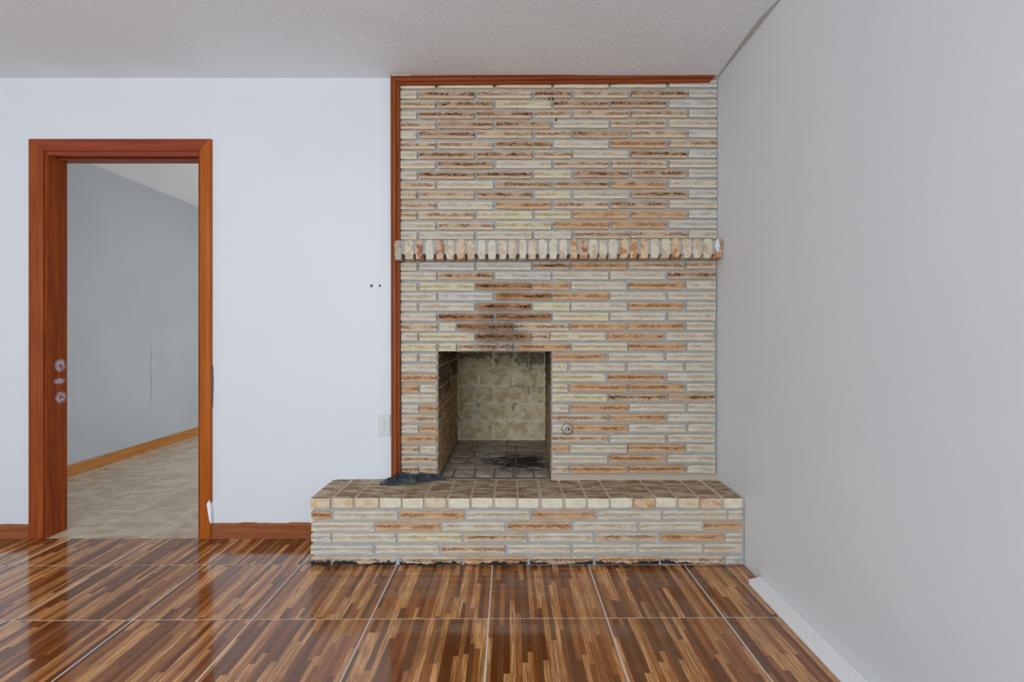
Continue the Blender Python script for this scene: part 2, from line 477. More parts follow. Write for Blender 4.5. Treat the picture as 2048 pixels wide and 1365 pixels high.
wf.box(XL, vx0, YF - .12, YF, 0, ZC).box(vx1, XR, YF - .12, YF, 0, ZC).box(vx0, vx1, YF - .12, YF, 0, vz0).box(vx0, vx1, YF - .12, YF, vz1, ZC)
struct(wf.build('wall_front', WALL), 'white painted wall with a wide window opposite the fireplace', 'wall')
def window(name, a0, a1, z0, z1, plane, axis, label):
    r = empty(name)
    t = .045
    def bx(a, b, c, d_):
        mb = MB()
        if axis == 'x': mb.box(a, b, plane - .08, plane - .03, c, d_)
        else: mb.box(plane - .08, plane - .03, a, b, c, d_)
        return mb
    WF = WALL
    bx(a0, a1, z0, z0 + t).build('sill_rail', WF, r); bx(a0, a1, z1 - t, z1).build('head_rail', WF, r)
    bx(a0, a0 + t, z0 + t, z1 - t).build('stile', WF, r); bx(a1 - t, a1, z0 + t, z1 - t).build('stile', WF, r)
    mid = (a0 + a1) / 2
    bx(mid - t / 2, mid + t / 2, z0 + t, z1 - t).build('mullion', WF, r)
    struct(r, label, 'window')
window('window_1', vx0, vx1, vz0, vz1, YF, 'x', 'wide white framed window opposite the fireplace')
window('window_added_left', wy0, wy1, wz0, wz1, XL, 'y', 'added unseen white framed window letting sky light through the far left wall')

rs = random.Random(11)
sv, sf = [], []
ns = 40
for i in range(ns + 1):
    yy = YF + .02 + (D - .03 - YF) * i / ns
    ww = .006 + rs.random() ** 2 * .020
    sv += [(XR - ww, yy, ZC - .0004), (XR - .0002, yy, ZC - .0022)]
for i in range(ns):
    sf.append((2 * i, 2 * i + 1, 2 * i + 3, 2 * i + 2))
link('corner_crack', pyd('corner_crack', sv, sf), plain('grey_caulk', rgb(196, 194, 190, 1.0), .8), ceil_o)
# next room
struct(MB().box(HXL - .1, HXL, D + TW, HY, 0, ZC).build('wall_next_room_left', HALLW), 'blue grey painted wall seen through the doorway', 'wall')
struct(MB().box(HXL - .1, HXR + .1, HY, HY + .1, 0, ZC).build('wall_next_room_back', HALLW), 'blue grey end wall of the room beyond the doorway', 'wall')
hr = MB()
hy0, hy1, hz0, hz1 = 4.1, 6.3, 0.1, 2.0
hr.box(HXR, HXR + .1, D + TW, hy0, 0, ZC).box(HXR, HXR + .1, hy1, HY, 0, ZC).box(HXR, HXR + .1, hy0, hy1, 0, hz0).box(HXR, HXR + .1, hy0, hy1, hz1, ZC)
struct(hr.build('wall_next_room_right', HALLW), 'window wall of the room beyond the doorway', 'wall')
struct(MB().box(HXL - .1, HXR + .1, D + TW, HY + .1, ZC, ZC + .1).build('ceiling_next_room', CEILH), 'textured ceiling of the room beyond the doorway', 'ceiling')
# lifted wallpaper joint on the grey wall
cr = MB(); d0 = HXL * F / (302 - CX)
for i in range(10):
    z0 = Z(675 + i * 15.5, d0); z1 = Z(675 + (i + 1) * 15.5, d0)
    y = d0 + .006 * math.sin(i * 1.3)
    cr.box(HXL - .001, HXL + .0035 * math.sin((i + .5) / 10 * math.pi) + .001, y - .003, y + .003, z1, z0)
nxt = bpy.data.objects['wall_next_room_left']
cr.build('wallpaper_seam', HALLW, nxt)

# ---- floors: grout bed plus tiles
def clip(poly, x0, x1, y0, y1):
    for ax, lim, sg in ((0, x0, 1), (0, x1, -1), (1, y0, 1), (1, y1, -1)):
        out = []
        for i in range(len(poly)):
            a, b = poly[i], poly[(i + 1) % len(poly)]
            da, db = (a[ax] - lim) * sg, (b[ax] - lim) * sg
            if da >= 0: out.append(a)
            if da * db < 0:
                t = da / (da - db); out.append((a[0] + (b[0] - a[0]) * t, a[1] + (b[1] - a[1]) * t))
        poly = out
        if len(poly) < 3: return []
    return poly
def lay_tiles(floor_o, mat, ox, oy, th, sx, sy, gx, gy, rect, thick, z, shared):
    ct, st = math.cos(th), math.sin(th)
    nmax = 40
    for i in range(-nmax, nmax):
        for j in range(-nmax, nmax):
            cx_, cy_ = (i + .5) * sx, (j + .5) * sy
            wx, wy = ox + cx_ * ct - cy_ * st, oy + cx_ * st + cy_ * ct
            if wx < rect[0] - sx or wx > rect[1] + sx or wy < rect[2] - sy or wy > rect[3] + sy: continue
            loc = [(-(sx - gx) / 2, -(sy - gy) / 2), ((sx - gx) / 2, -(sy - gy) / 2), ((sx - gx) / 2, (sy - gy) / 2), (-(sx - gx) / 2, (sy - gy) / 2)]
            wp = [(wx + a * ct - b * st, wy + a * st + b * ct) for a, b in loc]
            cl = clip(wp, *rect)
            if len(cl) < 3: continue
            ar = abs(sum(cl[k][0] * cl[(k + 1) % len(cl)][1] - cl[(k + 1) % len(cl)][0] * cl[k][1] for k in range(len(cl)))) / 2
            if ar < 0.0006: continue
            whole = abs(ar - (sx - gx) * (sy - gy)) < 1e-5
            if whole and shared:
                me = shared[0]
            else:
                lp = [((a - wx) * ct + (b - wy) * st, -(a - wx) * st + (b - wy) * ct) for a, b in cl]
                cxm = sum(a for a, b in lp) / len(lp); cym = sum(b for a, b in lp) / len(lp)
                e = 0.0012
                def ins(a, b):
                    dx_, dy_ = cxm - a, cym - b; L = math.hypot(dx_, dy_)
                    return (a + dx_ / L * e * 1.4, b + dy_ / L * e * 1.4)
                n = len(lp)
                top = [ins(a, b) + (0.0,) for a, b in lp]; mid = [(a, b, -e * .7) for a, b in lp]; bot = [(a, b, -thick) for a, b in lp]
                v = top + mid + bot
                f = [tuple(range(n))]
                for k in range(n):
                    q = (k + 1) % n
                    f += [(n + k, n + q, q, k), (2 * n + k, 2 * n + q, n + q, n + k)]
                me = pyd('tile', v, f)
                if whole: shared.append(me)
            o = link('tile', me, mat, floor_o)
            o.location = (wx, wy, z); o.rotation_euler = (0, 0, th)
floor_o = struct(MB().box(XL, XR, YF, D - .004, -.06, -.0008).build('floor', GROUT), 'glossy wood look tile floor with light grout lines', 'floor')
TH = 0.0075
dr = H * F / (1131 - CY)
tx0, ty0 = X(985, H * F / (1133 - CY)), dr
# move the origin of the grid along the row line to that joint
lay_tiles(floor_o, TILE, tx0, ty0 + TH * (tx0 - X(310, dr)), TH, 0.4535, 0.4535, 0.0056, 0.0034, (XL, XR, YF, D - .004), .010, 0.0, [])
floor_h = struct(MB().box(HXL, HXR, D - .004, HY, -.06, -.0008).build('floor_next_room', GROUT2), 'beige stone look tile floor beyond the doorway', 'floor')
lay_tiles(floor_h, STONE, X(229.5, H * F / (1042.6 - CY)), H * F / (1042.6 - CY), 0.0, 0.337, 0.352, 0.0052, 0.0052, (HXL, HXR, D - .004, HY), .008, 0.0, [])

# ------------------------------------------------------------------ baseboards
def board(name, x0, x1, z1, label, seed, th=.013):
    r = random.Random(seed)
    n = 24
    ring = []
    v, f = [], []
    for i in range(n + 1):
        x = x0 + (x1 - x0) * i / n
        zt = z1 + r.uniform(-.003, .003)
        v += [(x, D - th, 0.001), (x, D - th, zt - .006), (x, D - th + .005, zt), (x, D + .001, zt), (x, D + .001, 0.001)]
    for i in range(n):
        for k in range(5):
            a = i * 5 + k; b = i * 5 + (k + 1) % 5
            f.append((a, b, b + 5, a + 5))
    f += [(0, 4, 3, 2, 1), tuple(n * 5 + k for k in range(5))]
    me = pyd(name, v, f)
    bm = bmesh.new(); bm.from_mesh(me); bmesh.ops.recalc_face_normals(bm, faces=bm.faces); bm.to_mesh(me); bm.free()
    return struct(link(name, me, W_BASE), label, 'baseboard')
board('baseboard_back', XL, xo_l - .002, Z(1049), 'scuffed brown baseboard left of the doorway', 3)
board('baseboard_back', xo_r + .003, X(621, 2.36) + .028, Z(1046), 'scuffed brown baseboard between the doorway and the hearth', 4)
struct(MB().box(HXL, HXL + .014, D + TW + .001, HY, 0, .085).build('baseboard_next_room', W_BASEH, bevel=.002), 'light brown wood baseboard in the room beyond the doorway', 'baseboard')
# white strip on the floor along the right wall
WHITE = plain('white_gloss_paint', rgb(224, 222, 221, 1.2), 0.4, 0.4)
y_end = H * F / (1166 - CY)
prof = [(XR - .001, .001), (XR - .001, .026), (XR - .010, .027), (XR - .060, .013), (XR - .066, .008), (XR - .067, .001)]
sb = MB()
sb.loft([(x, YF + .01, z) for x, z in prof], [(x, y_end - (.016 if i >= 4 else 0.0), z) for i, (x, z) in enumerate(prof)])
struct(sb.build('baseboard_right', WHITE), 'white strip moulding on the floor along the right wall', 'baseboard')

# ------------------------------------------------------------------ door frame
door = empty('door_1', ((ji_l + ji_r) / 2, D, 0))
dinv = Matrix.Translation(-Vector(door.location))
def dpart(mb, name, mat, bevel=0):
    mb.v = [tuple(dinv @ Vector(v)) for v in mb.v]
    return mb.build(name, mat, door, bevel=bevel)
RV = 5.0 / 374                                     # visible edge of the jamb inside the casing
cprof = [(0, 0), (0, .014), (.006, .019), (.020, .021), (.048, .015), (.056, .012), (1.0, .010), (1.0, 0)]
def cas(u0, u1):
    return [(u0 + (u1 - u0) * (p if p == 1.0 else p / .062), q) for p, q in cprof]
# u = 0 at the outer edge
wl_, wr_ = (ji_l - RV) - xo_l, xo_r - (ji_r + RV)
zo, zi = Z(280), Z(303)
def upright(xo, xi, name, mat):
    sg = 1 if xi > xo else -1
    ring0, ring1 = [], []
    for u, h in cas(0, abs(xi - xo)):
        x = xo + sg * u
        zt = zo + (zi - zo) * u / abs(xi - xo)
        ring0.append((x, D - h, .002)); ring1.append((x, D - h, zt))
    return dpart(MB().loft(ring0, ring1), name, mat)
upright(xo_l, ji_l - RV, 'casing', W_CAS_L)
upright(xo_r, ji_r + RV, 'casing', W_CAS_R)
r0, r1 = [], []
for u, h in cas(0, zo - zi):
    k = u / (zo - zi)
    r0.append((xo_l + k * wl_, D - h, zo - u)); r1.append((xo_r - k * wr_, D - h, zo - u))
dpart(MB().loft(r0, r1), 'head_casing', W_CAS_H)
dpart(MB().box(ji_l - .02, ji_l, D - .002, D + TW, 0.001, z_head + .028), 'jamb', W_JAMB, .0015)
dpart(MB().box(ji_r, ji_r + .02, D - .002, D + TW, 0.001, z_head + .028), 'jamb', W_JAMB, .0015)
dpart(MB().box(ji_l, ji_r, D - .002, D + .022, z_head, z_head + .028).box(ji_l, ji_r, D + .022, D + TW, z_head + .016, z_head + .028), 'head_jamb', W_CAS_H)
dpart(MB().box(ji_l, ji_r, D + .058, D + TW, z_head - .004, z_head + .0155), 'door_stop', W_CAS_H, .002)
struct(door, 'brown wooden door frame with worn paint marks on the jamb', 'door frame')
# paint remnants left where an older, wider casing stood
TEAL = plain('old_teal_paint', rgb(84, 130, 152, 1.2), 0.6)
PLAST = plain('bare_plaster', rgb(228, 228, 230, K), 0.8)
def blob(name, mat, pts, parent, th=.0015):
    a = [(x, D - th, z) for x, z in pts]; b = [(x, D + .001, z) for x, z in pts]
    MB().loft(a, b).build(name, mat, parent)
blob('paint_remnant', TEAL, [(X(424), Z(726)), (X(427), Z(735)), (X(428), Z(770)), (X(426.5), Z(812)), (X(424), Z(826))], wall_back, .0006)
blob('plaster_chip', PLAST, [(X(418.5), Z(1006)), (X(423), Z(998)), (X(427), Z(1012)), (X(427), Z(1046)), (X(424), Z(1040)), (X(421), Z(1024))], door, .023)
ch = [c for c in door.children if c.name.startswith('plaster_chip')][0]
ch.location = -Vector(door.location)

# ------------------------------------------------------------------ wood moulding round the fireplace
ZT = Z(156.5)
xl0 = X(782.5); wt = X(800.5) - xl0
mprof = [(0, -.001), (0, .018), (.0025, .030), (.010, .031), (.0125, .026), (.0155, .026), (.018, .0305), (.027, .029), (.0315, .022), (.033, .018), (.036, .0215), (.044, .017), (.048, .012), (.048, -.001)]
k = wt / .048
mprof = [(u * k, h) for u, h in mprof]
tr = empty('trim_1', (xl0, D, Z(945)))
def tpart(mb, name, mat):
    off = Vector(tr.location); mb.v = [tuple(Vector(v) - off) for v in mb.v]
    return mb.build(name, mat, tr)
tpart(MB().loft([(xl0 + u + .004, D - h, Z(956) + .002) for u, h in mprof], [(xl0 + u, D - h, ZT - u * .93) for u, h in mprof]), 'upright', W_TRIM)
zr = Z(149)
tpart(MB().loft([(xl0 + u + .0006, D - h, ZT - u * .93) for u, h in mprof], [(XR - .006 - u * .93, D - h, zr - u * .98) for u, h in mprof]), 'head', W_TRIMH)
CAULK = plain('ragged_caulk', rgb(214, 212, 206, 1.1), 0.8)
cb = MB(); r = random.Random(5)
for i in range(46):
    x0 = xl0 + .01 + (XR - xl0 - .02) * i / 46; x1 = x0 + (XR - xl0) / 46 * r.uniform(.75, 1.0)
    t = (x0 - xl0) / (XR - xl0)
    zb = ZT + (zr - ZT) * t
    if r.random() < .75: cb.box(x0, x1, D - .030, D - .004, zb - .001 - r.uniform(0, .003), min(ZC - .0005, max(zb + .004, ZC - .001)))
tpart(cb, 'caulk', CAULK)
struct(tr, 'reddish brown wood moulding framing the left and top of the brickwork', 'trim')

# ------------------------------------------------------------------ fireplace
fp = empty('fireplace', (X(1117), D, 0))
FO = Vector(fp.location)
tag(fp, 'brick fireplace with raised hearth, brick mantel shelf and open firebox', 'fireplace')
def fpart(mb, name, mat, bevel=0):
    mb.v = [tuple(Vector(v) - FO) for v in mb.v]
    return mb.build(name, mat, fp, bevel=bevel)

ZH = Z(996.5, 2.36)                                # placeholder, fixed just below
YH = H * F / (1132 - CY)                           # front of the hearth at the floor
ZH = Z(996.5, YH)                                  # top of the hearth slab
ZB = Z(957)                                        # foot of the brick face
fx0, fx1 = X(876), X(1102)                         # fire opening
fz1 = Z(705)
YB = (H - ZH) * F / (880 - CY)                     # back of the firebox
bx0, bx1 = X(915, YB), X(1090, YB)
MY = D + .014                                      # mortar plane
T_ = .10
cbm = MB()
cbm.box(FXL, fx0 - .004, MY, MY + .14, 0, ZC)
cbm.box(fx1 + .004, XR - .0035, MY, MY + .14, 0, ZC)
cbm.box(fx1 + T_, XR, MY + .138, MY + .16, 0, ZC)
cbm.box(fx0 - .004, fx1 + .004, MY, MY + .14, fz1 + .004, ZC)
cbm.box(fx0 - .004, fx1 + .004, MY, MY + .14, 0, ZH - .045)
breast = fpart(cbm, 'chimney_breast', MORTAR)

_cache = {}
def face_mesh(wid, hei, dep, seed, rough=.0012, corner=.004):
    """long hand-pressed brick: front at y=0 facing -y, ragged outline, soft arrises"""
    key = (round(wid * 400), round(hei * 1000), round(dep * 200), seed % 4, rough)
    if key in _cache: return _cache[key]
    r = random.Random(hash(key) & 0xffff)
    nx = max(3, int(wid / .035)); nz = 4
    v, f = [], []
    for j in range(nz + 1):
        for i in range(nx + 1):
            x = -wid / 2 + wid * i / nx; z = -hei / 2 + hei * j / nz
            ex = i in (0, nx); ez = j in (0, nz)
            y = 0.0
            if ez: z += r.uniform(-rough, rough * .6)
            if ex: x += r.uniform(-rough, rough)
            if ex and ez:
                x -= math.copysign(corner * r.uniform(.1, .8), x); z -= math.copysign(corner * r.uniform(0, .35), z)
            if ex or ez: y = .0022
            else: y = (-.0030 if j == 1 else 0.0022 if j == 2 else -.0010) + r.uniform(-.0012, .0014)
            v.append((x, y, z))
    for j in range(nz):
        for i in range(nx):
            a = j * (nx + 1) + i
            f.append((a, a + 1, a + nx + 2, a + nx + 1))
    ring = [i for i in range(nx + 1)] + [j * (nx + 1) + nx for j in range(1, nz + 1)] + [nz * (nx + 1) + i for i in range(nx - 1, -1, -1)] + [j * (nx + 1) for j in range(nz - 1, 0, -1)]
    b = len(v)
    for q in ring: v.append((v[q][0], dep, v[q][2]))
    n = len(ring)
    for q in range(n):
        f.append((ring[q], b + q, b + (q + 1) % n, ring[(q + 1) % n]))
    me = pyd('brick', v, f)
    bm = bmesh.new(); bm.from_mesh(me); bmesh.ops.recalc_face_normals(bm, faces=bm.faces); bm.to_mesh(me); bm.free()
    _cache[key] = me
    return me
def put_mat(o, mat):
    if len(o.data.materials) == 0: o.data.materials.append(mat)
    o.material_slots[0].link = 'OBJECT'
    o.material_slots[0].material = mat

A_ = [(800, 833.5), (838.5, 948), (954, 1063.5), (1069.5, 1142), (1148, 1256.5), (1263, 1373), (1379, 1435)]
B_ = [(800, 870.5), (876.5, 986), (992.5, 1102), (1107.5, 1217), (1223, 1332.5), (1340, 1435)]
A2 = [(801, 834), (839.5, 949), (953, 1062), (1066.5, 1139), (1143.5, 1252.5), (1257.5, 1367.5), (1373, 1431.5)]
B2 = [(801, 872.5), (877, 985.5), (991, 1102), (1106, 1216), (1221, 1331), (1336.5, 1431)]
COURSES = [  # y left, y right, edges, colours
 (169.6, 167.3, B_, 'cctccw'),
 (189.7, 187.4, A_, 'cbtbtbw'), (209.4, 207.3, B_, 'tbybbw'), (230, 227.5, A_, 'cbbtttw'), (250.4, 247.2, B_, 'tbbctc'), (269.7, 267.4, A_, 'cbttbtw'),
 (291, 287.6, B_, 'ttbcot'), (310.5, 308.2, A_, 'cbbtcbw'), (329.8, 328, B_, 'cbcttc'), (350.9, 347.4, A_, 'cbbybbw'), (371, 368.5, B_, 'tcbboc'),
 (390.7, 388.5, A_, 'ttbycbw'), (411.6, 408.7, B_, 'tcotbc'), (431.5, 429, A_, 'ttyyoow'), (452.6, 449, B_, 'ctyoow'), (471.6, 469.3, A_, 'ccccttc'),
 (533.4, 530.8, A2, 'cwwbott'), (552.8, 551, B2, 'cbwccb'), (573.9, 571, A2, 'cysococ'), (594, 592, B2, 'cwsocc'), (614.6, 612.8, A2, 'ccsycoc'),
 (634.8, 633, B2, 'cssycc'),
 (655, 653, [(801, 873.5), (879, 911.5), (915, 1024.5), (1028, 1137), (1142, 1251.5), (1257, 1367), (1372.5, 1428)], 'tcstooc'),
 (674.4, 673.5, [(802, 835), (840, 949), (952.5, 1062), (1065.5, 1098), (1102, 1211), (1217, 1326), (1333, 1426)], 'cystyoc'),
 (695, 693.7, [(802, 872.5), (879, 911.5), (916, 1025), (1030.5, 1140), (1144, 1254), (1258, 1368.5), (1375, 1430)], 'yytoyoc'),
]
SIDE = [  # left pieces, right pieces
 (715.7, 714, [(803, 835), (841, 873)], 'cc', [(1105, 1211), (1217, 1326), (1333, 1428)], 'occ'),
 (736.2, 734, [(803, 873)], 'c', [(1105, 1134), (1140, 1250), (1255, 1365), (1372, 1427)], 'yccc'),
 (756.6, 754.7, [(803, 873)], 'o', [(1105, 1211), (1217, 1328), (1335, 1429)], 'yoc'),
 (778, 775.4, [(803, 836), (841, 873)], 'oc', [(1105, 1135), (1141, 1252), (1257, 1367), (1374, 1429)], 'yooc'),
 (797.4, 795.6, [(803, 873)], 'c', [(1105, 1214), (1219, 1330), (1336, 1430)], 'ybb'),
 (818, 815.8, [(803, 837), (841, 873)], 'co', [(1105, 1137), (1142, 1254), (1259, 1369), (1376, 1430)], 'cocc'),
 (838, 836, [(803, 873)], 't', [(1105, 1214), (1220, 1330), (1336, 1430)], 'toc'),
 (858.5, 856.5, [(803, 836), (841, 873)], 'co', [(1105, 1137), (1141, 1254), (1259, 1370), (1376, 1430)], 'cocc'),
 (878.8, 877.5, [(803, 873)], 'o', [(1105, 1215), (1220, 1330), (1336, 1430)], 'tcc'),
 (900, 897, [(803, 836), (842, 873)], 'tc', [(1105, 1137), (1142, 1253), (1257, 1368), (1373, 1429)], 'ococ'),
 (920, 918, [(803, 873)], 't', [(1105, 1214), (1220, 1330), (1336, 1430)], 'coc'),
 (940, 939, [(803, 836), (841, 873)], 'tt', [(1105, 1138), (1143, 1254), (1259, 1370), (1375, 1430)], 'tooc'),
]
for yl, yr, le, lc, re_, rc in SIDE:
    COURSES.append((yl, yr, le + re_, lc + rc))
cnt = 0
for yl, yr, ed, cl in COURSES:
    for (a, b), c in zip(ed, cl):
        ja, jb = RND.uniform(-.7, .7), RND.uniform(-.7, .7)
        if a < 806: ja = 0
        if b > 1420 or 868 < b < 875 or 1100 < a < 1107: jb = ja = 0
        if b > 1420: jb = min(jb, X(1434) and 0)
        a2, b2 = a + ja, b + jb
        xm = (a2 + b2) / 2
        yc = yl + (yr - yl) * (xm - 830) / 500.0 + RND.uniform(-.35, .35)
        cnt += 1
        me = face_mesh((b2 - a2) / 374, 14.9 / 374, .03, cnt)
        o = link('face_brick', me, None, breast)
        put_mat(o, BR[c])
        o.location = Vector((min(X(xm), XR - .0045 - (b2 - a2) / 748), D - .0035 + RND.uniform(-.0018, .0018), Z(yc))) - FO
        o.rotation_euler = (RND.uniform(-.012, .012), (yr - yl) / -500.0 * -1 * -1 + RND.uniform(-.002, .002), 0)
# returns of the fire opening
# ---- block bricks (mantel, hearth)
_bc = {}
def block_mesh(wx, wy, wz, seed, jit=.003, cuts=2, bev=.005):
    key = (round(wx * 500), round(wy * 500), round(wz * 500), seed % 7, jit)
    if key in _bc: return _bc[key]
    bm = bmesh.new()
    bmesh.ops.create_cube(bm, size=1.0)
    bmesh.ops.scale(bm, vec=(wx, wy, wz), verts=bm.verts)
    bmesh.ops.subdivide_edges(bm, edges=list(bm.edges), cuts=cuts, use_grid_fill=True)
    sd = Vector((seed * 3.1, seed * 1.7, seed * .7))
    for v in bm.verts:
        c = v.co
        ex = sum((abs(abs(c.x) - wx / 2) < 1e-5, abs(abs(c.y) - wy / 2) < 1e-5, abs(abs(c.z) - wz / 2) < 1e-5))
        n = mnoise.noise_vector(c * 38 + sd) * jit
        v.co = c + n
        if ex == 2: v.co -= Vector((math.copysign(bev, c.x) if abs(abs(c.x) - wx / 2) < 1e-5 else 0, math.copysign(bev, c.y) if abs(abs(c.y) - wy / 2) < 1e-5 else 0, math.copysign(bev, c.z) if abs(abs(c.z) - wz / 2) < 1e-5 else 0)) * .30
        if ex == 3: v.co -= Vector((math.copysign(bev, c.x), math.copysign(bev, c.y), math.copysign(bev, c.z))) * .7
    me = bpy.data.meshes.new('brick'); bm.to_mesh(me); bm.free()
    _bc[key] = me
    return me
# mantel
MP = .075
YM = D - MP
mant = MB()
mant.box(X(790, YM) + .004, XR - .004, YM + .006, D + .02, Z(508, YM), Z(481, YM))
mantel = fpart(mant, 'mantel_shelf', MORTAR)
ME = [(789, 802), (810, 826), (831, 845), (851, 867), (872, 887), (892, 908), (913, 930), (934, 949), (956, 971), (976, 992), (998, 1013), (1018, 1033), (1039, 1053), (1057, 1073), (1078, 1094), (1099, 1114),
      (1119, 1135), (1141, 1155), (1160, 1176), (1178.5, 1195.5), (1199, 1213.5), (1218, 1235), (1240, 1256), (1261, 1275), (1281, 1297), (1302, 1318.5), (1324, 1341), (1345, 1360), (1366, 1382.5), (1387, 1404), (1408, 1424.5), (1430, 1446)]
MC = 'ntrcrtotcctt' + 'ctcc' + 'torttcoo' + 'octotttoc'
for i, (a, b) in enumerate(ME):
    c = MC[i]
    wx = (b - a) * YM / F
    yt, yb = 480.6 - 3.4 * (a - 790) / 650, 518.3 - 3.6 * (a - 790) / 650
    hz = (yb - yt) * YM / F + RND.uniform(-.001, .003)
    o = link('mantel_brick', block_mesh(wx, MP + .01, hz, i * 3 + 1, .0045, 3), None, mantel)
    put_mat(o, BB[c])
    o.location = Vector((min(X((a + b) / 2, YM), XR - .004 - wx / 2), YM + (MP + .01) / 2 + RND.uniform(-.002, .003), Z((yt + yb) / 2, YM) - RND.uniform(0, .003))) - FO
    o.rotation_euler = (0, RND.uniform(-.03, .03), 0)
blobp = MB()
px, pz = X(1434.5, YM), Z(490, YM)
rr = random.Random(2)
ring = [(px + .012 * math.cos(t) * rr.uniform(.8, 1.1), pz + .036 * math.sin(t) * rr.uniform(.85, 1.1) - .004) for t in [i * math.pi / 8 for i in range(16)]]
blobp.loft([(x, YM - .0045, z) for x, z in ring], [(x, YM + .004, z) for x, z in ring])
fpart(blobp, 'paint_smear', plain('white_paint_smear', rgb(206, 214, 226, 1.1), .6))

DUSTY = plain('dusty_mortar', rgb(182, 168, 152, 1.3), .95, .1, 0, .3)
# hearth
hx0, hx1 = X(621.5, YH), XR - .002
hb = MB()
hb.box(hx0 + .012, hx1 - .001, YH + .008, D + .006, .0005, ZH - .05)
hearth = fpart(hb, 'hearth', MORTAR)
sl = MB().box(hx0 + .014, hx1 - .001, YH + .009, D + .006, ZH - .049, ZH - .0042).build('slab_joints', DUSTY, hearth)
sl.location = -FO
HC = [
 (1032, 1031, [(622, 661), (667.5, 794.5), (800, 927), (932, 1059), (1064, 1190), (1196, 1322), (1326, 1453), (1457, 1485.5)], 'ocococcc'),
 (1054.8, 1053, [(622, 748), (752.5, 879), (884.5, 1010), (1016, 1142), (1147.5, 1274), (1279, 1406), (1410, 1485.5)], 'cococco'),
 (1076.8, 1076, [(621, 661), (665, 791.5), (797, 923), (928, 1054), (1058.5, 1185.5), (1191.5, 1317), (1322, 1448), (1452, 1485.5)], 'wcytctoc'),
 (1101, 1098, [(621, 746), (752, 877.5), (883, 1009), (1015, 1140), (1147, 1273), (1279, 1404), (1409, 1485)], 'wctcccc'),
 (1123.0, 1121.5, [(621, 661), (664, 791), (799, 923), (928, 1054), (1060, 1186), (1192, 1318), (1322, 1448), (1452, 1485.5)], 'tttototw'),
]
sH = F / YH
for yl, yr, ed, cl in HC:
    for (a, b), c in zip(ed, cl):
        xm = (a + b) / 2
        yc = yl + (yr - yl) * (xm - 700) / 700.0
        cnt += 1
        hh = 17.0 / sH if yl < 1110 else 15.5 / sH
        wid = (b - a) / sH
        dep = .10 if a < 625 else .04
        o = link('hearth_brick', face_mesh(wid, hh, dep, cnt), None, hearth)
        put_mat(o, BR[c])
        o.location = Vector((min(X(xm, YH), XR - .003 - wid / 2), YH + RND.uniform(-.0015, .0015), max(Z(yc, YH), hh / 2 + .002))) - FO
        o.rotation_euler = (0, RND.uniform(-.003, .003), 0)
    # return along the left end
    dd = D - .004 - (YH + .103)
    o = link('hearth_brick', face_mesh(dd, 17 / sH if yl < 1110 else 15.5 / sH, .04, cnt + 2), None, hearth)
    put_mat(o, BR['c' if cl[0] in 'ot' else 't'])
    o.location = Vector((hx0 + .001, YH + .103 + dd / 2, max(Z(yl, YH), 15.5 / sH / 2 + .002))) - FO
    o.rotation_euler = (0, 0, -math.pi / 2)
HT = [(621, 660), (667, 706), (712.5, 757), (760.5, 802), (805.5, 846), (851, 892), (898, 939), (944, 985), (990.5, 1032.5), (1037, 1077.5), (1084, 1125), (1130, 1171), (1175.5, 1217), (1221, 1263.5), (1267.5, 1308), (1311.5, 1352), (1356.5, 1396), (1401.5, 1441), (1448, 1483)]
HTC = 'TTTCCTCCCCCCCCOCTOC'
for i, ((a, b), c) in enumerate(zip(HT, HTC)):
    wx = (b - a) / sH
    dy = D - YH - .014
    o = link('slab_brick', block_mesh(wx, dy, 19.6 / sH, i, .0018, 2, .0022), None, hearth)
    put_mat(o, BB[c])
    o.location = Vector((min(X((a + b) / 2, YH), XR - .004 - wx / 2), YH - .004 + dy / 2 + RND.uniform(-.002, .002), ZH - 19.6 / sH / 2 + RND.uniform(-.001, .001))) - FO
    o.rotation_euler = (0, 0, RND.uniform(-.004, .004))
# mortar fillet between slab and face
for xa, xb in ((X(800), fx0), (fx1, XR - .001)):
    sec = lambda x: [(x, D - .028, ZH - .004), (x, D - .028, ZH + .001), (x, D + .012, Z(949)), (x, D + .012, ZH - .004)]
    fo = MB().loft(sec(xa), sec(xb)).build('mortar_fillet', DUSTY, hearth)
    fo.location = -FO

# firebox: a mortar shell lined with fire bricks
fb = MB()
T = .10
yb = YB + .006
fy0 = MY + .002
zfl = ZH - .006
fb.loft([(fx0 - .0025, fy0, 0), (fx0 - T, fy0, 0), (bx0 - T, yb, 0), (bx0 - .0025, yb, 0)], [(fx0 - .0025, fy0, 1.6), (fx0 - T, fy0, 1.6), (bx0 - T, yb, 1.6), (bx0 - .0025, yb, 1.6)])
fb.loft([(fx1 + .006, fy0, 0), (fx1 + T, fy0, 0), (bx1 + T, yb, 0), (bx1 + .006, yb, 0)], [(fx1 + .006, fy0, 1.6), (fx1 + T, fy0, 1.6), (bx1 + T, yb, 1.6), (bx1 + .006, yb, 1.6)])
fb.box(bx0 - T, bx1 + T, yb, yb + .1, 0, 1.6)
fb.box(fx0 - T, bx1 + T, MY + .14, yb, 1.5, 1.6)
firebox = fpart(fb, 'firebox', fire_mortar())
ab = MB().box(bx0 - .02, bx1 + .02, MY, yb, zfl - .05, zfl).build('ash_bed', plain('ash_grey_mortar', rgb(130, 118, 106, K), .95, .1, 0, .3), firebox)
ab.location = -FO
Q = 4.877
rows = [(706, 735.5, [(262, 605), (630, 955), (972, 1112)]), (738, 769, [(275, 457), (485, 802), (828, 1112)]), (774.5, 806, [(280, 608), (635, 957), (980, 1112)]),
        (810, 840, [(285, 457), (485, 802), (828, 1114)]), (845, 877, [(300, 607), (633, 957), (978, 1114)])]
rows = [(675, 703, [(275, 457), (485, 802), (828, 1112)])] + rows
